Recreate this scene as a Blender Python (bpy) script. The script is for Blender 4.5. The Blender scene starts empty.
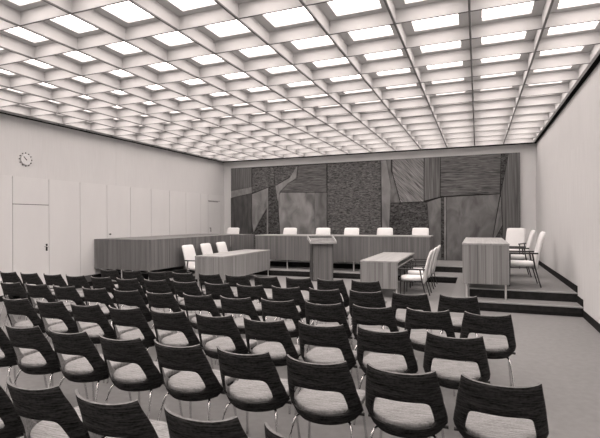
import bpy, bmesh, math, random
from mathutils import Vector, Matrix
random.seed(7)
PI = math.pi
SC = bpy.context.scene
COL = SC.collection

# ------------------------------------------------------------------ layout
CAM_Z = 1.639
CEIL = 3.8935
XL, XR, YB, YF = -9.153, 1.645, 15.10, -3.2
GX0, GA, GY0, GB = -0.0667, 0.8022, 5.200, 0.7978   # ceiling grid
DZ1, DZ2 = 0.168, 0.335

# ------------------------------------------------------------------ helpers
def link(o, parent=None):
    COL.objects.link(o)
    if parent is not None:
        o.parent = parent
    return o

def mesh_obj(name, bm, mats, parent=None, smooth=False, bevel=0.0):
    me = bpy.data.meshes.new(name)
    bmesh.ops.recalc_face_normals(bm, faces=bm.faces)
    bm.to_mesh(me); bm.free()
    if not isinstance(mats, (list, tuple)):
        mats = [mats]
    for m in mats:
        me.materials.append(m)
    if smooth:
        for p in me.polygons:
            p.use_smooth = True
    o = bpy.data.objects.new(name, me)
    if bevel:
        b = o.modifiers.new('bevel', 'BEVEL'); b.width = bevel; b.segments = 2; b.limit_method = 'ANGLE'
    return link(o, parent)

def thing(name, label, cat, loc=(0, 0, 0), rz=0.0, group=None):
    o = bpy.data.objects.new(name, None)
    o.empty_display_size = 0.1
    o.location = loc; o.rotation_euler = (0, 0, rz)
    o['label'] = label; o['category'] = cat
    if group: o['group'] = group
    return link(o)

def structure(o):
    o['kind'] = 'structure'
    return o

def add_box(bm, x0, x1, y0, y1, z0, z1, mi=0):
    vs = [bm.verts.new((x, y, z)) for z in (z0, z1) for y in (y0, y1) for x in (x0, x1)]
    for idx in ((0, 2, 3, 1), (4, 5, 7, 6), (0, 1, 5, 4), (1, 3, 7, 5), (3, 2, 6, 7), (2, 0, 4, 6)):
        f = bm.faces.new([vs[i] for i in idx]); f.material_index = mi

def box(x0, x1, y0, y1, z0, z1):
    bm = bmesh.new(); add_box(bm, x0, x1, y0, y1, z0, z1); return bm

def add_prism(bm, pts, z0, z1, mi_top=0, mi_side=0):
    n = len(pts)
    a = [bm.verts.new((p[0], p[1], z0)) for p in pts]
    b = [bm.verts.new((p[0], p[1], z1)) for p in pts]
    f = bm.faces.new(b); f.material_index = mi_top
    f = bm.faces.new(a[::-1]); f.material_index = mi_side
    for i in range(n):
        j = (i + 1) % n
        f = bm.faces.new((a[i], a[j], b[j], b[i])); f.material_index = mi_side

def add_tube(bm, pts, r, seg=10, r1=None):
    pts = [Vector(p) for p in pts]
    rings = []
    up = Vector((0.123, 0.31, 0.94)).normalized()
    for i, p in enumerate(pts):
        if i == 0: d = pts[1] - pts[0]
        elif i == len(pts) - 1: d = pts[-1] - pts[-2]
        else: d = (pts[i + 1] - pts[i]).normalized() + (pts[i] - pts[i - 1]).normalized()
        d.normalize()
        u = d.cross(up)
        if u.length < 0.05: u = d.cross(Vector((1, 0, 0)))
        u.normalize(); v = d.cross(u)
        rr = r if r1 is None else r + (r1 - r) * i / (len(pts) - 1)
        rings.append([bm.verts.new(p + rr * (math.cos(2 * PI * k / seg) * u + math.sin(2 * PI * k / seg) * v)) for k in range(seg)])
    for a, b in zip(rings, rings[1:]):
        for k in range(seg):
            bm.faces.new((a[k], a[(k + 1) % seg], b[(k + 1) % seg], b[k]))
    bm.faces.new(rings[0][::-1]); bm.faces.new(rings[-1])

def smooth_path(pts, n=5):
    pts = [Vector(p) for p in pts]
    P = [pts[0]] + pts + [pts[-1]]
    out = []
    for i in range(1, len(P) - 2):
        for k in range(n):
            t = k / n
            a, b, c, d = P[i - 1], P[i], P[i + 1], P[i + 2]
            out.append(0.5 * ((2 * b) + (c - a) * t + (2 * a - 5 * b + 4 * c - d) * t * t + (3 * b - a - 3 * c + d) * t ** 3))
    out.append(pts[-1])
    return out

def tube(pts, r, seg=10, r1=None):
    bm = bmesh.new(); add_tube(bm, pts, r, seg, r1); return bm

def pad(w, d, h, n=3.4, seg=32, crown=0.25, taper=1.0):
    """soft rounded cushion centred on origin, size w x d x h"""
    bm = bmesh.new()
    prof = [(0.0, -0.5), (0.80, -0.5), (0.94, -0.42), (1.0, -0.12), (1.0, 0.12), (0.95, 0.38), (0.85, 0.5), (0.5, 0.5 + crown * 0.6), (0.0, 0.5 + crown)]
    rings = []
    for r, z in prof:
        if r == 0:
            rings.append([bm.verts.new((0, 0, z * h))]); continue
        ring = []
        for k in range(seg):
            a = 2 * PI * k / seg
            c, s = math.cos(a), math.sin(a)
            q = (abs(c) ** n + abs(s) ** n) ** (-1 / n)
            yy = r * q * s
            ring.append(bm.verts.new((w / 2 * r * q * c * (1 + (taper - 1) * (0.5 + yy / 2)), d / 2 * yy, z * h)))
        rings.append(ring)
    for a, b in zip(rings, rings[1:]):
        for k in range(seg):
            k2 = (k + 1) % seg
            if len(a) == 1: bm.faces.new((a[0], b[k2], b[k]))
            elif len(b) == 1: bm.faces.new((a[k], a[k2], b[0]))
            else: bm.faces.new((a[k], a[k2], b[k2], b[k]))
    return bm

# ------------------------------------------------------------------ materials
def newmat(name):
    m = bpy.data.materials.new(name); m.use_nodes = True
    nt = m.node_tree
    return m, nt, nt.nodes['Principled BSDF']

def gmat(name, base, rough=0.7, metal=0.0, var=0.0, scale=(10, 10, 10), detail=4.0, bump=0.0, bscale=None, spec=0.5, dist=0.0, contrast=1.0, layers=()):
    """grey procedural material; base is linear reflectance, var the +- noise swing"""
    m, nt, b = newmat(name)
    N, L = nt.nodes, nt.links
    b.inputs['Roughness'].default_value = rough
    b.inputs['Metallic'].default_value = metal
    b.inputs['Specular IOR Level'].default_value = spec
    b.inputs['Base Color'].default_value = (base, base, base, 1)
    tc = N.new('ShaderNodeTexCoord')
    def noise(sc, det):
        mp = N.new('ShaderNodeMapping'); mp.inputs['Scale'].default_value = sc
        L.new(tc.outputs['Object'], mp.inputs['Vector'])
        nz = N.new('ShaderNodeTexNoise'); nz.inputs['Scale'].default_value = 1.0
        nz.inputs['Detail'].default_value = det; nz.inputs['Distortion'].default_value = dist
        L.new(mp.outputs['Vector'], nz.inputs['Vector'])
        return nz
    if var > 0:
        nz = noise(scale, detail)
        fac = nz.outputs['Fac']
        for (sc2, w2) in layers:
            n2 = noise(sc2, 3.0)
            mx = N.new('ShaderNodeMix'); mx.data_type = 'FLOAT'; mx.inputs['Factor'].default_value = w2
            L.new(fac, mx.inputs['A']); L.new(n2.outputs['Fac'], mx.inputs['B'])
            fac = mx.outputs['Result']
        mr = N.new('ShaderNodeMapRange')
        half = 0.22 / contrast
        mr.inputs['From Min'].default_value = 0.5 - half; mr.inputs['From Max'].default_value = 0.5 + half
        mr.inputs['To Min'].default_value = max(0, base - var); mr.inputs['To Max'].default_value = base + var
        L.new(fac, mr.inputs['Value'])
        cc = N.new('ShaderNodeCombineColor')
        for k in range(3): L.new(mr.outputs['Result'], cc.inputs[k])
        L.new(cc.outputs['Color'], b.inputs['Base Color'])
    if bump > 0:
        nb = noise(bscale or scale, 4.0)
        bp = N.new('ShaderNodeBump'); bp.inputs['Strength'].default_value = 1.0
        bp.inputs['Distance'].default_value = bump
        L.new(nb.outputs['Fac'], bp.inputs['Height']); L.new(bp.outputs['Normal'], b.inputs['Normal'])
    return m

def emit(name, strength, col):
    m, nt, b = newmat(name)
    b.inputs['Base Color'].default_value = (0.8, 0.8, 0.8, 1)
    b.inputs['Emission Color'].default_value = (*col, 1)
    b.inputs['Emission Strength'].default_value = strength
    return m

TINT = (1.0, 0.885, 0.835)
M = {}
M['wall'] = gmat('linen wall covering', 0.62, 0.9, var=0.035, scale=(60, 60, 2.2), bump=0.0006, bscale=(150, 150, 12), spec=0.15, layers=(((1.5, 1.5, .5), .35),))
M['wall_panel'] = gmat('painted wall panel', 0.64, 0.75, var=0.015, scale=(3, 3, 1), spec=0.2)
M['wall_low'] = gmat('ribbed fabric wall panelling', 0.62, 0.9, var=0.04, scale=(40, 45, 1.2), bump=0.0006, bscale=(120, 130, 10), spec=0.15)
M['plain'] = gmat('light plaster', 0.72, 0.85, var=0.015, scale=(2, 2, 2), spec=0.2)
M['seam'] = gmat('dark seam backing', 0.10, 0.9)
M['black'] = gmat('black skirting', 0.016, 0.8, var=0.004, spec=0.1)
M['plenum'] = gmat('dark plenum', 0.03, 0.95)
M['coffer'] = gmat('white coffer board', 0.59, 0.8, var=0.02, scale=(4, 4, 4), spec=0.2)
M['coffer_edge'] = gmat('dark coffer edging', 0.10, 0.6)
M['runner'] = gmat('steel ceiling runner', 0.17, 0.5)
M['lamp'] = emit('opal light panel', 5.4, TINT)
M['floor'] = gmat('grey carpet floor', 0.200, 0.8, var=0.02, scale=(14, 14, 14), detail=8, bump=0.0006, bscale=(200, 200, 200), spec=0.3, layers=(((.7, .7, .7), .3),))
M['tread'] = gmat('grey carpet tread', 0.22, 0.9, var=0.02, scale=(30, 30, 30), detail=6, spec=0.2)
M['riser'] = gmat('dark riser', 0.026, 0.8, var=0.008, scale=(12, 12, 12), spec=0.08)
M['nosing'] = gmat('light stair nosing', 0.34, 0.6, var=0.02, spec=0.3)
M['wood'] = gmat('walnut veneer upright grain', 0.150, 0.55, var=0.06, scale=(26, 26, .55), detail=6, dist=0.5, spec=0.35, contrast=1.2, layers=(((7, 7, .12), .45),))
M['wood_light'] = gmat('paler veneer upright grain', 0.24, 0.5, var=0.085, scale=(26, 26, .55), detail=6, dist=0.5, spec=0.35, contrast=1.2, layers=(((7, 7, .12), .45),))
M['wood_top'] = gmat('veneer top long grain', 0.33, 0.45, var=0.06, scale=(26, .8, 20), detail=5, dist=0.3, spec=0.4)
M['wood_top_x'] = gmat('veneer top cross grain', 0.33, 0.45, var=0.06, scale=(.8, 26, 20), detail=5, dist=0.3, spec=0.4)
M['wood_edge'] = gmat('pale veneer edge', 0.36, 0.5, var=0.03, scale=(9, 9, 9))
M['wood_dark'] = gmat('dark veneer', 0.06, 0.6, var=0.02, scale=(26, 26, .5))
M['groove'] = gmat('dark groove', 0.035, 0.8)
M['chrome'] = gmat('chromed steel', 0.72, 0.22, metal=1.0)
M['white_leg'] = gmat('satin steel', 0.62, 0.45, metal=0.3)
M['shell'] = gmat('charcoal tweed', 0.025, 0.95, var=0.027, scale=(12, 12, 130), detail=5, bump=0.0016, bscale=(60, 60, 260), spec=0.12, contrast=1.3, layers=(((60, 60, 90), .3),))
M['lining'] = gmat('grey tweed lining', 0.13, 0.95, var=0.05, scale=(16, 120, 120), spec=0.1)
M['rim'] = gmat('pale shell edge', 0.12, 0.6, var=0.05, scale=(30, 30, 30))
M['seatfab'] = gmat('light striped tweed', 0.25, 0.95, var=0.11, scale=(12, 120, 12), detail=5, bump=0.0012, bscale=(60, 220, 60), spec=0.1, contrast=1.2, layers=(((90, 90, 90), .35),))
M['white_uph'] = gmat('white leather upholstery', 0.74, 0.6, var=0.02, scale=(6, 6, 6), spec=0.3)
M['black_frame'] = gmat('black steel frame', 0.018, 0.4)
M['black_pad'] = gmat('black arm pad', 0.02, 0.5)
M['clock_face'] = gmat('white clock face', 0.68, 0.6)
M['paper'] = gmat('paper', 0.7, 0.8)

# ------------------------------------------------------------------ room shell
o = structure(mesh_obj('floor', box(XL - .3, XR + .3, YF, YB + .3, -.12, 0), M['floor']))
# platform: two steps round three sides
L1 = [(XL, 8.67), (-7.05, 8.67), (-7.05, 12.15), (-.48, 12.15), (-.48, 8.67), (XR, 8.67), (XR, YB), (XL, YB)]
L2 = [(XL, 9.13), (-7.38, 9.13), (-7.38, 13.15), (-.15, 13.15), (-.15, 9.13), (XR, 9.13), (XR, YB), (XL, YB)]
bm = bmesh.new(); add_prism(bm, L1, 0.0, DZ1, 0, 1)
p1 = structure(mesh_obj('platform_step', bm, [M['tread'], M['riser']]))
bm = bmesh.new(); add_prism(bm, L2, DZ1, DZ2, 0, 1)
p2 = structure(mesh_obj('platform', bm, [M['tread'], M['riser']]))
def nosing(L, z, par):
    bm = bmesh.new()
    for (a, b) in zip(L[:5], L[1:6]):
        x0, x1 = sorted((a[0], b[0])); y0, y1 = sorted((a[1], b[1]))
        if y0 == y1: add_box(bm, x0, x1, y0 - .012, y0 + .025, z - .02, z + .003)
    mesh_obj('nosing', bm, M['nosing'], par)
nosing(L1, DZ1, p1); nosing(L2, DZ2, p2)
bm = bmesh.new()   # black toe strip along the foot of the lowest riser
for (a, b) in zip(L1[:5], L1[1:6]):
    x0, x1 = sorted((a[0], b[0])); y0, y1 = sorted((a[1], b[1]))
    if y0 == y1: add_box(bm, x0, x1, y0 - .006, y0 + .01, 0, .06)
    elif x0 > -4: add_box(bm, x0 - .006, x0 + .01, y0, y1, 0, .06)
    else: add_box(bm, x0 - .01, x0 + .006, y0, y1, 0, .06)
mesh_obj('toe_strip', bm, M['black'], p1)

WT = CEIL + .9
structure(mesh_obj('wall_left', box(XL - .25, XL, YF, YB + .25, -.1, WT), M['wall']))
structure(mesh_obj('wall_right', box(XR, XR + .25, YF, YB + .25, -.1, WT), M['wall']))
structure(mesh_obj('wall_back', box(XL, XR, YB, YB + .25, -.1, WT), M['plain']))
structure(mesh_obj('wall_front', box(XL - .25, XR + .25, YF - .25, YF, -.1, WT), M['plain']))
structure(mesh_obj('trim_43', box(XL, XL + .008, YF, YB, CEIL - .005, WT), M['black']))  # shade of the slot round the ceiling grid, painted as black wall strips
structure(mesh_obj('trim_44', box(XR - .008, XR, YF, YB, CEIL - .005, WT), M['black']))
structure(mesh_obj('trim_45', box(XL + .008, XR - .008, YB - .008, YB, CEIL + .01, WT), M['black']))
structure(mesh_obj('ceiling', box(XL - .25, XR + .25, YF - .25, YB + .25, WT, WT + .1), M['plenum']))

# right wall: slightly proud fabric panelling up to 2.9 m, black skirting following the steps
PZ = 2.90
bm = bmesh.new()
add_box(bm, XR - .018, XR, YF, 8.70, .12, PZ); add_box(bm, XR - .018, XR, 8.70, 9.16, DZ1 + .12, PZ); add_box(bm, XR - .018, XR, 9.16, YB, DZ2 + .12, PZ)
structure(mesh_obj('trim_1', bm, M['wall_low']))
def skirting(name, xa, xb):
    bm = bmesh.new()
    add_box(bm, xa, xb, YF, 8.67, 0, .12); add_box(bm, xa, xb, 8.67, 9.13, DZ1, DZ1 + .12); add_box(bm, xa, xb, 9.13, YB, DZ2, DZ2 + .12)
    add_box(bm, xa, xb, 8.665, 8.70, 0, DZ1 + .12); add_box(bm, xa, xb, 9.125, 9.16, DZ1, DZ2 + .12)
    structure(mesh_obj(name, bm, M['black']))
skirting('baseboard_right', XR - .03, XR)
skirting('baseboard_left', XL, XL + .022)
structure(mesh_obj('baseboard_back', box(XL + .022, XR - .03, YB - .02, YB, DZ2, DZ2 + .08), M['black']))

# left wall: flush panels, 2.61 m high, and two doors
PT = 2.61
ys = [6.56 + .865 * k for k in range(-10, 10)]
bm = bmesh.new(); add_box(bm, XL, XL + .006, YF, YB, .12, PT - .01)
structure(mesh_obj('trim_2', bm, M['seam']))
g = .011
def panel(y0, y1, z0, z1, name, parent=None):
    return mesh_obj(name, box(XL + .004, XL + .022, y0 + g / 2, y1 - g / 2, z0, z1), M['wall_panel'], parent, bevel=.002)
k = 3
for y in ys:
    y2 = y + .865
    if y2 < YF + .1 or y > 13.9: continue
    zb = .12 if y2 < 8.7 else (DZ1 + .12 if y < 9.1 and y2 < 9.2 else DZ2 + .12)
    if abs(y - 6.56) < .01:
        structure(panel(y, y2, 2.03, PT, 'trim_3'))
        d = structure(panel(y, y2, .01, 2.015, 'door_1'))
        bm = bmesh.new(); add_box(bm, XL + .022, XL + .03, y2 - .085, y2 - .045, .98, 1.14)
        mesh_obj('lock_plate', bm, M['black'], d)
        mesh_obj('door_handle', tube([(XL + .03, y2 - .065, 1.08), (XL + .075, y2 - .065, 1.08), (XL + .075, y2 - .16, 1.08)], .009), M['chrome'], d)
        continue
    y2c = min(y2, 13.95)
    k += 1
    t = structure(panel(y, y2c, zb, PT, 'trim_%d' % k))
    if abs(y - (6.56 + .865 * 3)) < .01:
        mesh_obj('keyhole_knob', tube([(XL + .022, y + .1, 1.30), (XL + .05, y + .1, 1.30)], .022, 14), M['seam'], t)
# far door (on the platform), in its own plain surround
structure(panel(13.95, 15.095, 2.39, PT, 'trim_40')); structure(panel(14.78, 15.095, DZ2, 2.39, 'trim_41'))
d2 = structure(panel(13.95, 14.78, DZ2 + .01, 2.375, 'door_2'))
mesh_obj('door_handle', tube([(XL + .02, 14.05, 1.38), (XL + .07, 14.05, 1.38), (XL + .07, 14.05, 1.24)], .012), M['black'], d2)
mesh_obj('door_closer', box(XL + .022, XL + .04, 13.98, 14.6, 2.34, 2.365), M['runner'], d2)
# vertical joint in the wall covering above the panels
structure(mesh_obj('trim_42', box(XL, XL + .004, 9.50, 9.515, PT, CEIL), M['wall_panel']))

# ------------------------------------------------------------------ coffered ceiling
C0, C1 = -11, 2
R0, R1 = -9, 12
gx = lambda c: GX0 + GA * c
gy = lambda r: GY0 + GB * r
XE, XW = gx(C1), gx(C0) - .14
YN, YFAR = gy(R0), gy(R1)
DEP, MAR, MARY, LIP = .165, .132, .098, .045
ceil = bpy.data.objects.new('ceiling', None); link(ceil); structure(ceil)
bm = bmesh.new()
for c in range(C0, C1 + 1):
    add_box(bm, gx(c) - .012, gx(c) + .012, YN, YFAR, CEIL + .006, CEIL + DEP)
for r in range(R0, R1 + 1):
    add_box(bm, XW, XE, gy(r) - .007, gy(r) + .007, CEIL + .006, CEIL + DEP)
# the lid with square openings
for c in range(C0, C1):
    add_box(bm, gx(c), gx(c) + MAR, YN, YFAR, CEIL + DEP, CEIL + DEP + LIP)
    add_box(bm, gx(c + 1) - MAR, gx(c + 1), YN, YFAR, CEIL + DEP, CEIL + DEP + LIP)
    for r in range(R0, R1):
        add_box(bm, gx(c) + MAR, gx(c + 1) - MAR, gy(r), gy(r) + MARY, CEIL + DEP, CEIL + DEP + LIP)
        add_box(bm, gx(c) + MAR, gx(c + 1) - MAR, gy(r + 1) - MARY, gy(r + 1), CEIL + DEP, CEIL + DEP + LIP)
add_box(bm, XW, gx(C0), YN, YFAR, CEIL + DEP, CEIL + DEP + LIP)
add_box(bm, XW - .012, XW, YN, YFAR, CEIL, CEIL + DEP + LIP)
add_box(bm, XE + .012, XE + .03, YN, YFAR + .02, CEIL, CEIL + DEP + LIP)
add_box(bm, XW, XE + .012, YFAR + .007, YFAR + .03, CEIL, CEIL + DEP + LIP)
mesh_obj('coffer_board', bm, M['coffer'], ceil)
bm = bmesh.new()
for r in range(R0, R1):
    add_box(bm, XW, XE, gy(r) - .007, gy(r) + .007, CEIL, CEIL + .006)
mesh_obj('cross_edging', bm, M['coffer_edge'], ceil)
bm = bmesh.new()
for c in range(C0 + 1, C1):
    add_box(bm, gx(c) - .012, gx(c) + .012, YN, YFAR, CEIL - .010, CEIL + .006)
mesh_obj('long_runner', bm, M['runner'], ceil)

ORD = ['first', 'second', 'third', 'fourth', 'fifth', 'sixth', 'seventh', 'eighth', 'ninth', 'tenth', 'eleventh', 'twelfth', 'thirteenth', 'fourteenth', 'fifteenth', 'sixteenth', 'seventeenth', 'eighteenth', 'nineteenth', 'twentieth', 'twenty-first']
h = GA / 2 - MAR + .01
h2 = GB / 2 - MARY + .01
lamp_me = None
for r in range(R0, R1):
    for c in range(C0, C1):
        if lamp_me is None:
            o = mesh_obj('light_panel', box(-h, h, -h2, h2, 0, .02), M['lamp']); lamp_me = o.data
        else:
            o = link(bpy.data.objects.new('light_panel', lamp_me))
        o.location = (gx(c) + GA / 2, gy(r) + GB / 2, CEIL + DEP + LIP - .004)
        o['label'] = 'square glowing ceiling panel, %s from right wall, %s row from the mural' % (ORD[C1 - 1 - c], ORD[R1 - 1 - r])
        o['category'] = 'ceiling light'
        o['group'] = 'glowing square panels in the coffered ceiling'

# ------------------------------------------------------------------ mural on the end wall
mural = thing('wall_mural', 'wide dark abstract relief mural of jagged textured slabs covering the end wall', 'mural', (0, YB - .06, DZ2))
MX0, MX1, MZ0, MZ1 = -8.80, 1.205, DZ2 + .001, 3.655
mural_mats = {
 'rough': gmat('mural chipped stone', 0.085, 0.85, var=0.07, scale=(9, 3, 30), detail=8, bump=.03, bscale=(6, 5, 22), contrast=1.4, dist=1.0),
 'rough_dark': gmat('mural dark chipped stone', 0.050, 0.85, var=0.045, scale=(9, 5, 15), detail=8, bump=.03, bscale=(9, 5, 20), contrast=1.5, dist=1.0),
 'grain': gmat('mural long grain', 0.095, 0.8, var=0.065, scale=(2.2, 3, 40), detail=8, bump=.025, bscale=(1.4, 3, 26), contrast=1.4, dist=1.2),
 'upright': gmat('mural upright grain', 0.105, 0.7, var=0.05, scale=(22, 3, .7), detail=7, bump=.012, bscale=(24, 3, 1), contrast=1.3, dist=.4),
 'dark': gmat('mural dark slate', 0.055, 0.6, var=0.025, scale=(9, 3, 2), detail=6, bump=.006, bscale=(20, 3, 4), contrast=1.2),
 'mid': gmat('mural mid slate', 0.12, 0.6, var=0.05, scale=(3, 3, 1.4), detail=5, bump=.004, bscale=(18, 3, 8), contrast=1.3, dist=.8),
 'light': gmat('mural pale slate', 0.18, 0.6, var=0.085, scale=(2.4, 3, 1.2), detail=5, bump=.003, bscale=(18, 3, 8), contrast=1.2, dist=.8),
 'sliver': gmat('mural pale sliver', 0.20, 0.6, var=0.05, scale=(8, 3, 4), bump=.003, bscale=(20, 3, 20)),
 'line': gmat('mural dark joint', 0.02, 0.8),
}
def diag_mat():
    m, nt, b = newmat('mural slanting strokes')
    N, L = nt.nodes, nt.links
    tc = N.new('ShaderNodeTexCoord'); mp = N.new('ShaderNodeMapping')
    mp.inputs['Rotation'].default_value = (0, math.radians(-48), 0); mp2 = N.new('ShaderNodeMapping'); mp2.inputs['Scale'].default_value = (2.2, 2, 44)
    nz = N.new('ShaderNodeTexNoise'); nz.inputs['Scale'].default_value = 1; nz.inputs['Detail'].default_value = 6
    mr = N.new('ShaderNodeMapRange'); mr.inputs['From Min'].default_value = .35; mr.inputs['From Max'].default_value = .65
    mr.inputs['To Min'].default_value = .07; mr.inputs['To Max'].default_value = .27
    cc = N.new('ShaderNodeCombineColor')
    L.new(tc.outputs['Object'], mp.inputs['Vector']); L.new(mp.outputs['Vector'], mp2.inputs['Vector']); L.new(mp2.outputs['Vector'], nz.inputs['Vector'])
    L.new(nz.outputs['Fac'], mr.inputs['Value'])
    for k in range(3): L.new(mr.outputs['Result'], cc.inputs[k])
    L.new(cc.outputs['Color'], b.inputs['Base Color'])
    bp = N.new('ShaderNodeBump'); bp.inputs['Distance'].default_value = .02
    L.new(nz.outputs['Fac'], bp.inputs['Height']); L.new(bp.outputs['Normal'], b.inputs['Normal'])
    b.inputs['Roughness'].default_value = .75
    return m
mural_mats['strokes'] = diag_mat()
mesh_obj('backing_board', box(MX0, MX1, 0, .058, MZ0 - DZ2, MZ1 - DZ2), mural_mats['line'], mural)
def slab(pts, mat, th):
    bm = bmesh.new()
    ins = .008
    cx = sum(p[0] for p in pts) / len(pts); cz = sum(p[1] for p in pts) / len(pts)
    f_, b_ = [], []
    for x, z in pts:
        x = min(max(x, MX0), MX1); z = min(max(z, MZ0), MZ1)
        dx, dz = cx - x, cz - z; l = math.hypot(dx, dz)
        x += dx / l * ins; z += dz / l * ins
        f_.append(bm.verts.new((x, -th, z - DZ2))); b_.append(bm.verts.new((x, .002, z - DZ2)))
    bm.faces.new(f_); bm.faces.new(b_[::-1])
    n = len(pts)
    for i in range(n):
        j = (i + 1) % n; bm.faces.new((f_[i], b_[i], b_[j], f_[j]))
    mesh_obj('slab', bm, mural_mats[mat], mural)
slab([(-8.8, 3.65), (-7.9, 3.63), (-7.9, 2.91), (-8.81, 2.78)], 'upright', 0.03)
slab([(-8.81, 2.78), (-7.9, 2.91), (-7.9, 2.68), (-8.81, 2.52)], 'sliver', 0.02)
slab([(-8.81, 2.52), (-7.9, 2.66), (-7.92, 0.08), (-8.83, 0.05)], 'dark', 0.04)
slab([(-7.88, 3.62), (-6.98, 3.62), (-6.95, 2.95), (-7.88, 2.68)], 'rough', 0.03)
slab([(-7.88, 2.64), (-7.25, 2.85), (-7.26, 2.11), (-7.83, 1.21), (-7.89, 1.59)], 'light', 0.045)
slab([(-7.89, 1.21), (-7.83, 1.19), (-7.26, 2.07), (-7.27, 0.1), (-7.9, 0.08)], 'rough_dark', 0.02)
slab([(-7.21, 2.87), (-6.91, 2.99), (-6.83, 2.47), (-6.72, 0.11), (-7.23, 0.1)], 'rough_dark', 0.025)
slab([(-7.26, 2.85), (-7.21, 2.86), (-7.23, 0.1), (-7.28, 0.1)], 'sliver', 0.05)
slab([(-6.98, 3.62), (-6.03, 3.62), (-6.3, 3.26), (-6.93, 2.91)], 'rough', 0.02)
slab([(-6.91, 2.91), (-6.34, 3.19), (-6.03, 3.61), (-6.07, 3.17), (-6.39, 3.0), (-6.73, 2.69), (-6.83, 2.36)], 'sliver', 0.05)
slab([(-6.01, 3.62), (-4.93, 3.62), (-4.93, 2.63), (-6.71, 2.69), (-6.39, 2.99), (-6.05, 3.16)], 'grain', 0.04)
slab([(-6.81, 2.47), (-6.71, 2.67), (-5.38, 2.63), (-5.4, 0.15), (-6.68, 0.12)], 'light', 0.05)
slab([(-5.38, 2.63), (-4.93, 2.62), (-4.95, 0.17), (-5.4, 0.15)], 'mid', 0.045)
slab([(-4.9, 3.62), (-3.01, 3.64), (-3.04, 0.22), (-4.92, 0.17)], 'rough', 0.035)
slab([(-3.0, 3.64), (-2.84, 3.64), (-2.68, 2.77), (-2.8, 0.23), (-2.97, 0.22)], 'light', 0.05)
slab([(-2.84, 3.64), (-2.68, 3.65), (-2.68, 2.84)], 'mid', 0.03)
slab([(-2.63, 3.65), (-1.61, 3.65), (-1.62, 2.23), (-2.36, 2.21), (-2.63, 3.24)], 'strokes', 0.04)
slab([(-2.66, 3.24), (-2.39, 2.21), (-2.72, 2.2)], 'mid', 0.03)
slab([(-2.74, 2.19), (-1.52, 2.21), (-1.44, 0.27), (-2.8, 0.23)], 'rough_dark', 0.02)
slab([(-1.59, 3.65), (-1.11, 3.66), (-1.12, 2.36), (-1.6, 2.25)], 'upright', 0.045)
slab([(-1.51, 2.21), (-1.09, 2.35), (-1.1, 0.28), (-1.41, 0.27)], 'mid', 0.04)
slab([(-1.08, 2.35), (-1.0, 2.36), (-1.01, 0.28), (-1.09, 0.28)], 'rough_dark', 0.015)
slab([(-0.99, 2.36), (-0.93, 2.36), (-0.95, 0.28), (-1.0, 0.28)], 'sliver', 0.045)
slab([(-1.09, 3.66), (0.68, 3.65), (0.64, 2.43), (-1.1, 2.38)], 'grain', 0.04)
slab([(-0.92, 2.36), (0.64, 2.41), (0.44, 1.15), (0.38, 0.32), (-0.93, 0.28)], 'mid', 0.045)
slab([(0.66, 2.35), (0.71, 1.46), (0.47, 1.0), (0.45, 1.12)], 'light', 0.03)
slab([(0.47, 0.97), (0.71, 1.43), (0.66, 0.33), (0.39, 0.32)], 'rough_dark', 0.02)
slab([(0.69, 3.66), (0.89, 3.66), (0.67, 2.53)], 'rough_dark', 0.02)
slab([(0.9, 3.65), (1.22, 3.67), (1.2, 0.34), (0.67, 0.33), (0.72, 1.43), (0.67, 2.44)], 'upright', 0.05)

# ------------------------------------------------------------------ benches and tables
def add_grooved(bm, x0, x1, y0, y1, z0, z1):
    add_box(bm, x0, x1, y0, y1, z0, z1)

def front_panel(parent, axis, a0, a1, b, zs, mat, t=.03, name='front_panel', step=.145, out=-1):
    """panel with upright grooves. axis 'x': spans x a0..a1 at y=b (outer face); axis 'y': spans y at x=b"""
    z0, z1 = zs
    n = max(1, round((a1 - a0) / step)); w = (a1 - a0) / n
    bm = bmesh.new()
    i0, i1 = sorted((b - out * t, b - out * .006))
    o0, o1 = sorted((b - out * .007, b))
    if axis == 'x': add_box(bm, a0 + .03, a1 - .03, i0, i1, z0, z1, 1)
    else: add_box(bm, i0, i1, a0 + .025, a1 - .03, z0, z1, 1)
    for k in range(n):
        p, q = a0 + k * w + (.003 if k else 0), a0 + (k + 1) * w - (.003 if k < n - 1 else 0)
        if axis == 'x': add_box(bm, p, q, o0, o1, z0, z1)
        else: add_box(bm, o0, o1, p, q, z0, z1)
    return mesh_obj(name, bm, [mat, M['wood_dark']], parent)

def leg_at(parent, x, y, z0, z1, mat='white_leg', r=.018):
    return mesh_obj('leg', tube([(x, y, z0), (x, y, z1)], r, 12), M[mat], parent)

BZ0, BZ1 = .44, 1.193
TT = .032
# --- right bench
t = thing('judges_bench', 'tall wooden bench with pale top at the right, standing across the steps', 'bench', (.14, 10.4, DZ2))
def loc(o, t):   # keep world coordinates for parts of a thing placed away from the origin
    o.location = -Vector(t.location); return o
def W(t, o): return loc(o, t)
bx0, bx1, by0, by1 = -.27, .53, 8.95, 11.80
bm = bmesh.new(); add_box(bm, bx0 - .006, bx1 + .006, by0 - .006, by1, BZ1 - TT, BZ1)
W(t, mesh_obj('bench_top', bm, M['wood_top'], t, bevel=.003))
W(t, front_panel(t, 'x', bx0, bx1, by0, (BZ0, BZ1 - TT), M['wood_light'], name='end_panel', out=-1))
W(t, front_panel(t, 'y', by0 + .0075, by1, bx0, (BZ0, BZ1 - TT), M['wood_light'], out=-1))
W(t, mesh_obj('end_panel', box(bx0 + .03, bx1, by1 - .03, by1, BZ0, BZ1 - TT), M['wood'], t))
W(t, mesh_obj('rear_rail', box(bx1 - .05, bx1 - .02, by0 + .03, by1 - .03, BZ0, BZ0 + .08), M['wood_dark'], t))
for (x, y, z) in ((-.20, 9.05, DZ1), (.47, 9.0, DZ1), (-.05, 11.7, DZ2), (.47, 11.7, DZ2)):
    W(t, leg_at(t, x, y, z, BZ0 + .02))
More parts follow.
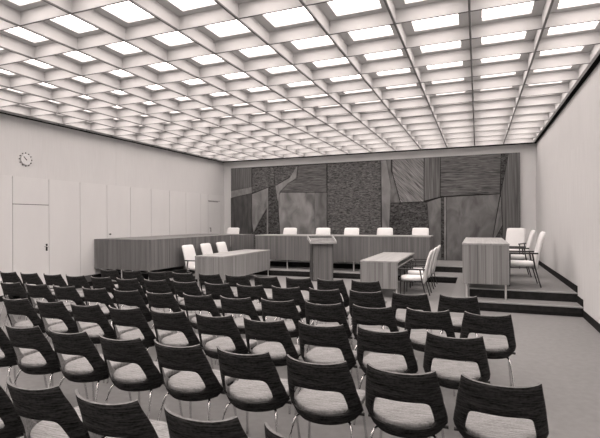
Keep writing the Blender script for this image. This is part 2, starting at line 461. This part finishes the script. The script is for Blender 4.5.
# --- main bench
t = thing('judges_bench', 'long wooden bench in front of the mural, behind the lectern', 'bench', (-3.78, 12.9, DZ2))
bx0, bx1, by0, by1 = -6.46, -1.20, 12.50, 13.30
W(t, mesh_obj('bench_top', box(bx0 - .01, bx1 + .02, by0 - .012, by1, BZ1 - TT, BZ1), M['wood_top_x'], t, bevel=.003))
W(t, front_panel(t, 'x', bx0, bx1, by0, (BZ0, BZ1 - TT), M['wood'], out=-1))
W(t, mesh_obj('end_panel', box(bx1 - .03, bx1, by0 + .03, by1, BZ0, BZ1 - TT), M['wood'], t))
W(t, mesh_obj('end_panel', box(bx0, bx0 + .03, by0 + .03, by1, BZ0, BZ1 - TT), M['wood'], t))
for x in (-6.35, -5.43, -4.4, -3.34, -2.3, -1.3):
    W(t, leg_at(t, x, 12.62, DZ1, BZ0 + .02))
for x in (-6.35, -3.78, -1.3):
    W(t, leg_at(t, x, 13.24, DZ2, BZ0 + .02))
# --- left bench (L-shaped)
t = thing('judges_bench', 'deep dark wooden bench along the left wall beside the cupboard panels', 'bench', (-8.2, 11, DZ2))
P = [(XL + .03, 8.715), (-7.35, 8.715), (-7.35, 12.5), (-6.92, 12.5), (-6.92, 13.3), (XL + .03, 13.3)]
bm = bmesh.new(); add_prism(bm, P, BZ1 - TT, BZ1)
W(t, mesh_obj('bench_top', bm, M['wood'], t, bevel=.003))
W(t, front_panel(t, 'x', XL + .03, -7.352, 8.718, (BZ0, BZ1 - TT), M['wood'], name='end_panel', out=-1))
W(t, front_panel(t, 'y', 8.7255, 12.50, -7.353, (BZ0, BZ1 - TT), M['wood'], out=1))
W(t, front_panel(t, 'x', -7.35, -6.922, 12.503, (BZ0, BZ1 - TT), M['wood'], name='return_panel', out=-1))
W(t, mesh_obj('end_panel', box(-6.955, -6.925, 12.54, 13.3, BZ0, BZ1 - TT), M['wood'], t))
for (x, y, z) in ((-8.92, 8.79, DZ1), (-8.30, 8.79, DZ1), (-7.95, 8.79, DZ1), (-7.45, 8.79, DZ1), (-7.45, 10.2, DZ2), (-7.45, 11.4, DZ2), (-6.98, 12.6, DZ1), (-7.0, 13.24, DZ2), (-8.9, 13.2, DZ2)):
    W(t, leg_at(t, x, y, z, BZ0 + .02, mat='white_leg', r=.014))

# --- the two low tables
def low_table(x0, x1, y0, y1, open_side, label):
    t = thing('counsel_table', label, 'table', ((x0 + x1) / 2, (y0 + y1) / 2, 0))
    z1 = .775
    W(t, mesh_obj('tabletop', box(x0 - .004, x1 + .004, y0 - .004, y1 + .004, z1 - .03, z1), M['wood_top'], t, bevel=.003))
    W(t, front_panel(t, 'x', x0, x1, y0, (.195, z1 - .03), M['wood_light'], name='end_panel', out=-1))
    if open_side > 0: W(t, front_panel(t, 'y', y0 + .0075, y1, x0, (.195, z1 - .03), M['wood_light'], out=-1))
    else: W(t, front_panel(t, 'y', y0 + .0075, y1, x1, (.195, z1 - .03), M['wood_light'], out=1))
    W(t, mesh_obj('end_panel', box(x0 + .03, x1 - .03, y1 - .03, y1, .195, z1 - .03), M['wood_light'], t))
    xo = x1 - .03 if open_side > 0 else x0 + .03
    W(t, mesh_obj('shelf', box(min(xo, xo - open_side * .45), max(xo, xo - open_side * .45), y0 + .03, y1 - .03, z1 - .15, z1 - .132), M['wood_edge'], t))
    for x in (x0 + .06, x1 - .035):
        for y in (y0 + .05, y1 - .06): W(t, leg_at(t, x, y, 0, .22 if abs(x - xo) > .1 else z1 - .15, r=.015))
    return t
low_table(-2.34, -1.545, 9.38, 12.0, 1, 'low wooden table at the right of the lectern with three white armchairs')
low_table(-6.53, -5.72, 9.38, 12.0, -1, 'low wooden table left of the lectern with three white armchairs')

# --- lectern
lx, ly, lr = -3.98, 11.62, math.radians(31)
t = thing('lectern', 'narrow wooden lectern with a sloping tray top in the middle of the floor', 'lectern', (lx, ly, 0), lr)
front_panel(t, 'x', -.265, .265, -.18, (.02, 1.03), M['wood'], name='front_panel', out=-1, step=.12)
for s in (-1, 1):
    bm = bmesh.new()
    pts = [(-.15, .02), (.20, .02), (.20, 1.12), (-.15, 1.0)]
    a = [bm.verts.new((s * .29, p[0], p[1])) for p in pts]; b = [bm.verts.new((s * .265, p[0], p[1])) for p in pts]
    bm.faces.new(a); bm.faces.new(b[::-1])
    for i in range(4): bm.faces.new((a[i], a[(i + 1) % 4], b[(i + 1) % 4], b[i]))
    mesh_obj('side_panel', bm, M['wood_dark'], t)
bm = bmesh.new()
a = [bm.verts.new(p) for p in ((-.34, -.26, 1.045), (.34, -.26, 1.045), (.34, .22, 1.15), (-.34, .22, 1.15))]
b = [bm.verts.new((v.co.x, v.co.y, v.co.z - .03)) for v in a]
bm.faces.new(a); bm.faces.new(b[::-1])
for i in range(4): bm.faces.new((a[i], a[(i + 1) % 4], b[(i + 1) % 4], b[i]))
top = mesh_obj('sloping_top', bm, M['wood'], t)
mesh_obj('front_lip', box(-.345, .345, -.285, -.26, 1.01, 1.065), M['wood_edge'], top)
for s in (-1, 1):
    bm = bmesh.new()
    pts = [(-.285, 1.01), (.22, 1.12), (.22, 1.22), (.10, 1.205), (-.10, 1.14), (-.285, 1.075)]
    x0, x1 = (s * .34, s * .36)
    a = [bm.verts.new((x0, p[0], p[1])) for p in pts]; b = [bm.verts.new((x1, p[0], p[1])) for p in pts]
    bm.faces.new(a); bm.faces.new(b[::-1])
    for i in range(6): bm.faces.new((a[i], a[(i + 1) % 6], b[(i + 1) % 6], b[i]))
    mesh_obj('tray_cheek', bm, M['wood_edge'], top)
mesh_obj('base_plate', box(-.29, .29, -.19, .21, 0, .02), M['wood_dark'], t)

# ------------------------------------------------------------------ clock
t = thing('wall_clock', 'round white wall clock with dot markers high on the left wall', 'clock', (XL, 6.87, 3.0))
bm = bmesh.new(); add_tube(bm, [(0, 0, 0), (.025, 0, 0)], .118, 40); mesh_obj('clock_face', bm, M['clock_face'], t)
bm = bmesh.new()
for k in range(12):
    a = 2 * PI * k / 12
    add_tube(bm, [(0, .142 * math.sin(a), .142 * math.cos(a)), (.02, .142 * math.sin(a), .142 * math.cos(a))], .0105, 10)
mesh_obj('hour_markers', bm, M['black'], t)
def hand(ang, ln, w, name):
    bm = bmesh.new(); d = Vector((0, math.sin(ang), math.cos(ang))); n = Vector((0, d.z, -d.y))
    q = [-d * .02 - n * w, d * ln - n * w * .6, d * ln + n * w * .6, -d * .02 + n * w]
    a = [bm.verts.new((.027, p.y, p.z)) for p in q]; b = [bm.verts.new((.032, p.y, p.z)) for p in q]
    bm.faces.new(a); bm.faces.new(b[::-1])
    for i in range(4): bm.faces.new((a[i], a[(i + 1) % 4], b[(i + 1) % 4], b[i]))
    mesh_obj(name, bm, M['black'], t)
hand(-.9, .06, .008, 'hour_hand'); hand(-.75, .09, .005, 'minute_hand')

# ------------------------------------------------------------------ shell chairs
def lerp(tab, z):
    for (z0, a), (z1, b) in zip(tab, tab[1:]):
        if z <= z1:
            u = max(0, (z - z0) / (z1 - z0)); u = u * u * (3 - 2 * u) * .4 + u * .6
            return a + (b - a) * u
    return tab[-1][1]
WX = [(.375, .185), (.40, .216), (.43, .232), (.47, .236), (.62, .214), (.80, .185)]
YBK = [(.375, .125), (.40, .100), (.43, .087), (.47, .076), (.62, .042), (.80, .0)]
YED = [(.375, .27), (.40, .285), (.43, .285), (.47, .232), (.62, .145), (.80, .060)]
def shell_pt(q, z):
    w, yb, ye = lerp(WX, z), lerp(YBK, z), lerp(YED, z)
    aq = abs(q)
    x = w * math.sin(q * 1.15) / math.sin(1.15)
    y = yb + (ye - yb) * aq ** 2.1
    zz = z - .018 * (1 - aq ** 2) * max(0, (z - .6) / .2)
    return (x, y, zz)
ZL, ZH = .375, .80
HQ, HZ0, HZ1 = .65, .448, .613
def shell_bm():
    bm = bmesh.new()
    N = 14; NS = 8
    outer = [(-1 + 2 * i / N, ZH) for i in range(N)] + [(1, ZH - (ZH - ZL) * i / NS) for i in range(NS)] \
        + [(1 - 2 * i / N, ZL) for i in range(N)] + [(-1, ZL + (ZH - ZL) * i / NS) for i in range(NS)]
    hc = (HZ0 + HZ1) / 2; hh = (HZ1 - HZ0) / 2
    rings = []
    RN = 6
    for j in range(RN + 1):
        f = j / RN
        ring = []
        for (q, z) in outer:
            a = q; b = (z - hc) / (ZH - hc) if z > hc else (z - hc) / (hc - ZL)
            n = 5.5
            s = (abs(a) ** n + abs(b) ** n) ** (-1 / n)
            wide = HQ * (1.0 + .05 * (-b * s))
            iq, iz = a * s * wide, hc + b * s * hh
            ring.append(bm.verts.new(shell_pt(iq + (q - iq) * f, iz + (z - iz) * f)))
        rings.append(ring)
    n = len(outer)
    for a, b in zip(rings, rings[1:]):
        for k in range(n):
            bm.faces.new((a[k], a[(k + 1) % n], b[(k + 1) % n], b[k]))
    return bm

AG = 'dark shell chairs in rows across the hall'
def make_shell_chair():
    t = thing('shell_chair', 'x', 'chair', (0, 0, 0), 0, AG)
    o = mesh_obj('shell', shell_bm(), [M['shell'], M['rim'], M['lining']], t, smooth=True)
    # evaluate thickness once, so that every copy shares plain mesh data
    s = o.modifiers.new('solid', 'SOLIDIFY'); s.thickness = .013; s.offset = -1; s.material_offset_rim = 1; s.use_rim = True
    dg = bpy.context.evaluated_depsgraph_get(); dg.update()
    nf = len(o.data.polygons)
    me = bpy.data.meshes.new_from_object(o.evaluated_get(dg)); o.modifiers.clear(); o.data = me
    for p in me.polygons:
        if p.material_index == 1:
            p.use_smooth = False
            c = p.center
            if not (c.z > .70 or abs(c.x) > .195 and c.z > .45): p.material_index = 0
    tgt = Vector((0, .36, .62))
    side = sum((1 if p.normal.dot(tgt - p.center) > 0 else -1) for p in list(me.polygons)[:nf])
    for i, p in enumerate(me.polygons):
        if i < 2 * nf and (i < nf) == (side > 0) and p.center.z > .41: p.material_index = 2
    s = seat_bm(.418, .466, .013, .010)
    mesh_obj('seat', s, M['seatfab'], t, smooth=True)
    mesh_obj('seat_pan', seat_bm(.393, .417, .030, .006), M['shell'], t, smooth=True)
    for sx in (-1, 1):
        mesh_obj('leg', tube(smooth_path([(sx * .12, .26, .376), (sx * .165, .205, .368), (sx * .195, .155, .32), (sx * .235, .07, 0)], 4), .0085, 8), M['chrome'], t, smooth=True)
        mesh_obj('leg', tube(smooth_path([(sx * .10, .40, .392), (sx * .165, .45, .388), (sx * .19, .475, .33), (sx * .22, .52, 0)], 4), .0085, 8), M['chrome'], t, smooth=True)
    mesh_obj('connecting_bar', tube([(-.245, .30, .388), (.245, .30, .388)], .011, 8), M['black_frame'], t)
    return t
def seat_bm(z0, z1, ins, rnd):
    """seat cushion whose rear follows the inside of the shell"""
    half = []
    for k in range(13):
        q = .93 * k / 12
        x, y, _ = shell_pt(q, .44)
        half.append((max(0, x - ins * q ** 1.5), y + ins * (1 - .5 * q)))
    xm = half[-1][0]; yf = .56 - ins
    half += [(xm + .002, .34), (xm, .44)]
    for k in range(7):
        a = PI / 2 * k / 6
        half.append((xm - .05 + .05 * math.cos(a), yf - .05 + .05 * math.sin(a)))
    half.append((xm * .4, yf + .004))
    out = half + [(-x, y) for x, y in half[::-1] if x > 1e-6]
    cy = .34
    bm = bmesh.new(); rings = []
    for sc, z in ((1 - rnd * 3, z0), (1, z0 + rnd * .8), (1, z1 - rnd), (1 - rnd * 1.6, z1 - .002), (.80, z1 + .001), (.45, z1 - .003)):
        rings.append([bm.verts.new((x * sc, cy + (y - cy) * sc, z + .012 * max(0, (y - .3) / .25) ** 2 * -1)) for x, y in out])
    n = len(out)
    for a, b in zip(rings, rings[1:]):
        for k in range(n): bm.faces.new((a[k], a[(k + 1) % n], b[(k + 1) % n], b[k]))
    bm.faces.new(rings[0][::-1]); bm.faces.new(rings[-1])
    return bm

def copy_tree(o):
    c = o.copy(); COL.objects.link(c)
    for ch in o.children:
        d = ch.copy(); COL.objects.link(d); d.parent = c
    return c

rows = [  # y of the back tips, x of every left tip from right to left
    (6.15, [-1.67, -2.18, -2.68, -3.21, -3.72, -4.22, -4.74, -5.25, -5.80, -6.31]),
    (5.276, [-.41, -.94, -1.46, -1.98, -2.50, -3.02, -3.53, -4.05, -4.57, -5.08, -5.60, -6.12, -6.63, -7.16, -7.67]),
    (4.382, [-.13, -.65, -1.18, -1.69, -2.21, -2.72, -3.23, -3.76, -4.27, -4.79, -5.32, -5.83, -6.35]),
    (3.491, [-.37, -.90, -1.41, -1.93, -2.44, -2.95, -3.47, -3.98, -4.50, -5.02]),
    (2.5975, [-.10, -.62, -1.13, -1.645, -2.16, -2.67, -3.19, -3.70, -4.21]),
    (1.69, [-.32, -.84, -1.36, -1.89, -2.40, -2.91])]
chair0 = make_shell_chair(); used = False
from_right = lambda k: 'rightmost' if k == 0 else ORD[k] + ' from right'
row_name = ['farthest row', 'second farthest row', 'third farthest row', 'third row from camera', 'second row from camera', 'nearest row']
for ri, (yt, xs) in enumerate(rows):
    for k, xt in enumerate(xs):
        o = chair0 if not used else copy_tree(chair0); used = True
        jit = random.Random(ri * 40 + k)
        o.location = (xt + .205, yt - .060 + jit.uniform(-.008, .008), 0)
        o.rotation_euler = (0, 0, math.radians(jit.uniform(-.5, .5)))
        o['label'] = 'dark tweed open-backed chair, %s in the %s' % (from_right(k), row_name[ri])

# ------------------------------------------------------------------ white armchairs
def make_armchair():
    """faces -Y, origin on the ground below the seat centre"""
    t = thing('armchair', 'x', 'armchair', (0, 0, 0), 0, 'white high-backed armchairs')
    s = pad(.50, .50, .085, n=5, crown=.12)
    bmesh.ops.translate(s, verts=s.verts, vec=(0, -.02, .43))
    mesh_obj('seat', s, M['white_uph'], t, smooth=True)
    b = pad(.51, .74, .055, n=16, crown=.12, taper=.97)
    bmesh.ops.rotate(b, verts=b.verts, cent=(0, 0, 0), matrix=Matrix.Rotation(math.radians(90), 3, 'X'))
    # slight curve then recline
    for v in b.verts:
        v.co.y += .06 * (v.co.z / .35) ** 2 * .35
    bmesh.ops.rotate(b, verts=b.verts, cent=(0, 0, 0), matrix=Matrix.Rotation(math.radians(-12.5), 3, 'X'))
    bmesh.ops.translate(b, verts=b.verts, vec=(0, .29, .70))
    mesh_obj('backrest', b, M['white_uph'], t, smooth=True)
    for sx in (-1, 1):
        x = sx * .275
        bm = bmesh.new(); add_box(bm, x - .022, x + .022, -.27, .27, .632, .662)
        mesh_obj('armrest', bm, M['black_pad'], t, bevel=.008)
        bm = bmesh.new(); add_tube(bm, [(x, -.22, .64), (x, -.225, .36), (x, -.235, 0)], .015, 8, .012)
        mesh_obj('leg', bm, M['black_frame'], t)
        bm = bmesh.new(); add_tube(bm, [(x, .17, .64), (x, .215, .36), (x, .31, 0)], .015, 8, .012)
        mesh_obj('leg', bm, M['black_frame'], t)
        mesh_obj('side_rail', tube([(x, -.225, .37), (x, .215, .37)], .010, 8), M['black_frame'], t)
    bm = bmesh.new()
    add_tube(bm, [(-.275, -.20, .37), (.275, -.20, .37)], .010, 8); add_tube(bm, [(-.275, .19, .37), (.275, .19, .37)], .010, 8)
    mesh_obj('cross_rail', bm, M['black_frame'], t)
    return t
arm0 = make_armchair(); aused = False
def armchair(x, y, z, rz, label, group):
    global aused
    o = arm0 if not aused else copy_tree(arm0); aused = True
    o.location = (x, y, z); o.rotation_euler = (0, 0, math.radians(rz)); o['label'] = label; o['group'] = group
    if z == 0: o.scale = (1, 1, .95)
for u, (x, dist) in enumerate([(-5.90, ''), (-4.71, ''), (-3.765, ''), (-2.685, ''), (-1.615, '')]):
    armchair(x, 13.62, DZ2, (0, 2, -1, 1, 0)[u], 'white armchair behind the long bench at the mural, %s' % ('leftmost', 'second from left', 'middle one of five', 'fourth from left', 'rightmost')[u], 'white armchairs behind the long mural bench')
armchair(-8.14, 13.68, DZ2, 0, 'white armchair alone behind the far end of the left bench', 'white high-backed armchairs')
for i, y in enumerate((9.72, 10.66, 11.60)):
    armchair(-1.275, y, 0, -90, 'white armchair at the low table right of the lectern, %s of three' % ('nearest', 'middle', 'farthest')[i], 'white armchairs at the right low table')
for i, y in enumerate((9.98, 10.82, 11.64)):
    armchair(-6.80, y, 0, 90, 'white armchair at the low table left of the lectern, %s of three' % ('nearest', 'middle', 'farthest')[i], 'white armchairs at the left low table')
armchair(.80, 9.86, DZ2, -90, 'white armchair seen from the side at the right bench, nearest the camera', 'white armchairs at the right bench')
armchair(.80, 11.50, DZ2, -90, 'white armchair seen from the side at the right bench, second from the camera', 'white armchairs at the right bench')
armchair(.85, 13.4, DZ2, -22, 'white armchair facing the camera in the corner beyond the right bench', 'white armchairs at the right bench')

# ------------------------------------------------------------------ light
w = bpy.data.worlds.new('World'); SC.world = w; w.use_nodes = True
w.node_tree.nodes['Background'].inputs[0].default_value = (*TINT, 1)
w.node_tree.nodes['Background'].inputs[1].default_value = 0.0

# ------------------------------------------------------------------ camera
cam = bpy.data.cameras.new('camera'); co = bpy.data.objects.new('camera', cam); link(co)
cam.sensor_width = 36; cam.lens = 447.998 / 600 * 36; cam.clip_start = .05; cam.clip_end = 100
yaw, pitch, roll = .377401, .0030708, -.0059429
right = Vector((math.cos(yaw), math.sin(yaw), 0)); fwd0 = Vector((-math.sin(yaw), math.cos(yaw), 0)); up0 = Vector((0, 0, 1))
fwd = fwd0 * math.cos(pitch) + up0 * math.sin(pitch); up1 = -fwd0 * math.sin(pitch) + up0 * math.cos(pitch)
r2 = right * math.cos(roll) + up1 * math.sin(roll); u2 = -right * math.sin(roll) + up1 * math.cos(roll)
mw = Matrix((r2, u2, -fwd)).transposed().to_4x4(); mw.translation = (0, 0, CAM_Z)
co.matrix_world = mw
SC.camera = co
SC.view_settings.view_transform = 'Standard'; SC.view_settings.look = 'None'
SC.view_settings.exposure = 0.0; SC.view_settings.gamma = 1.0; SC.view_settings.use_curve_mapping = False
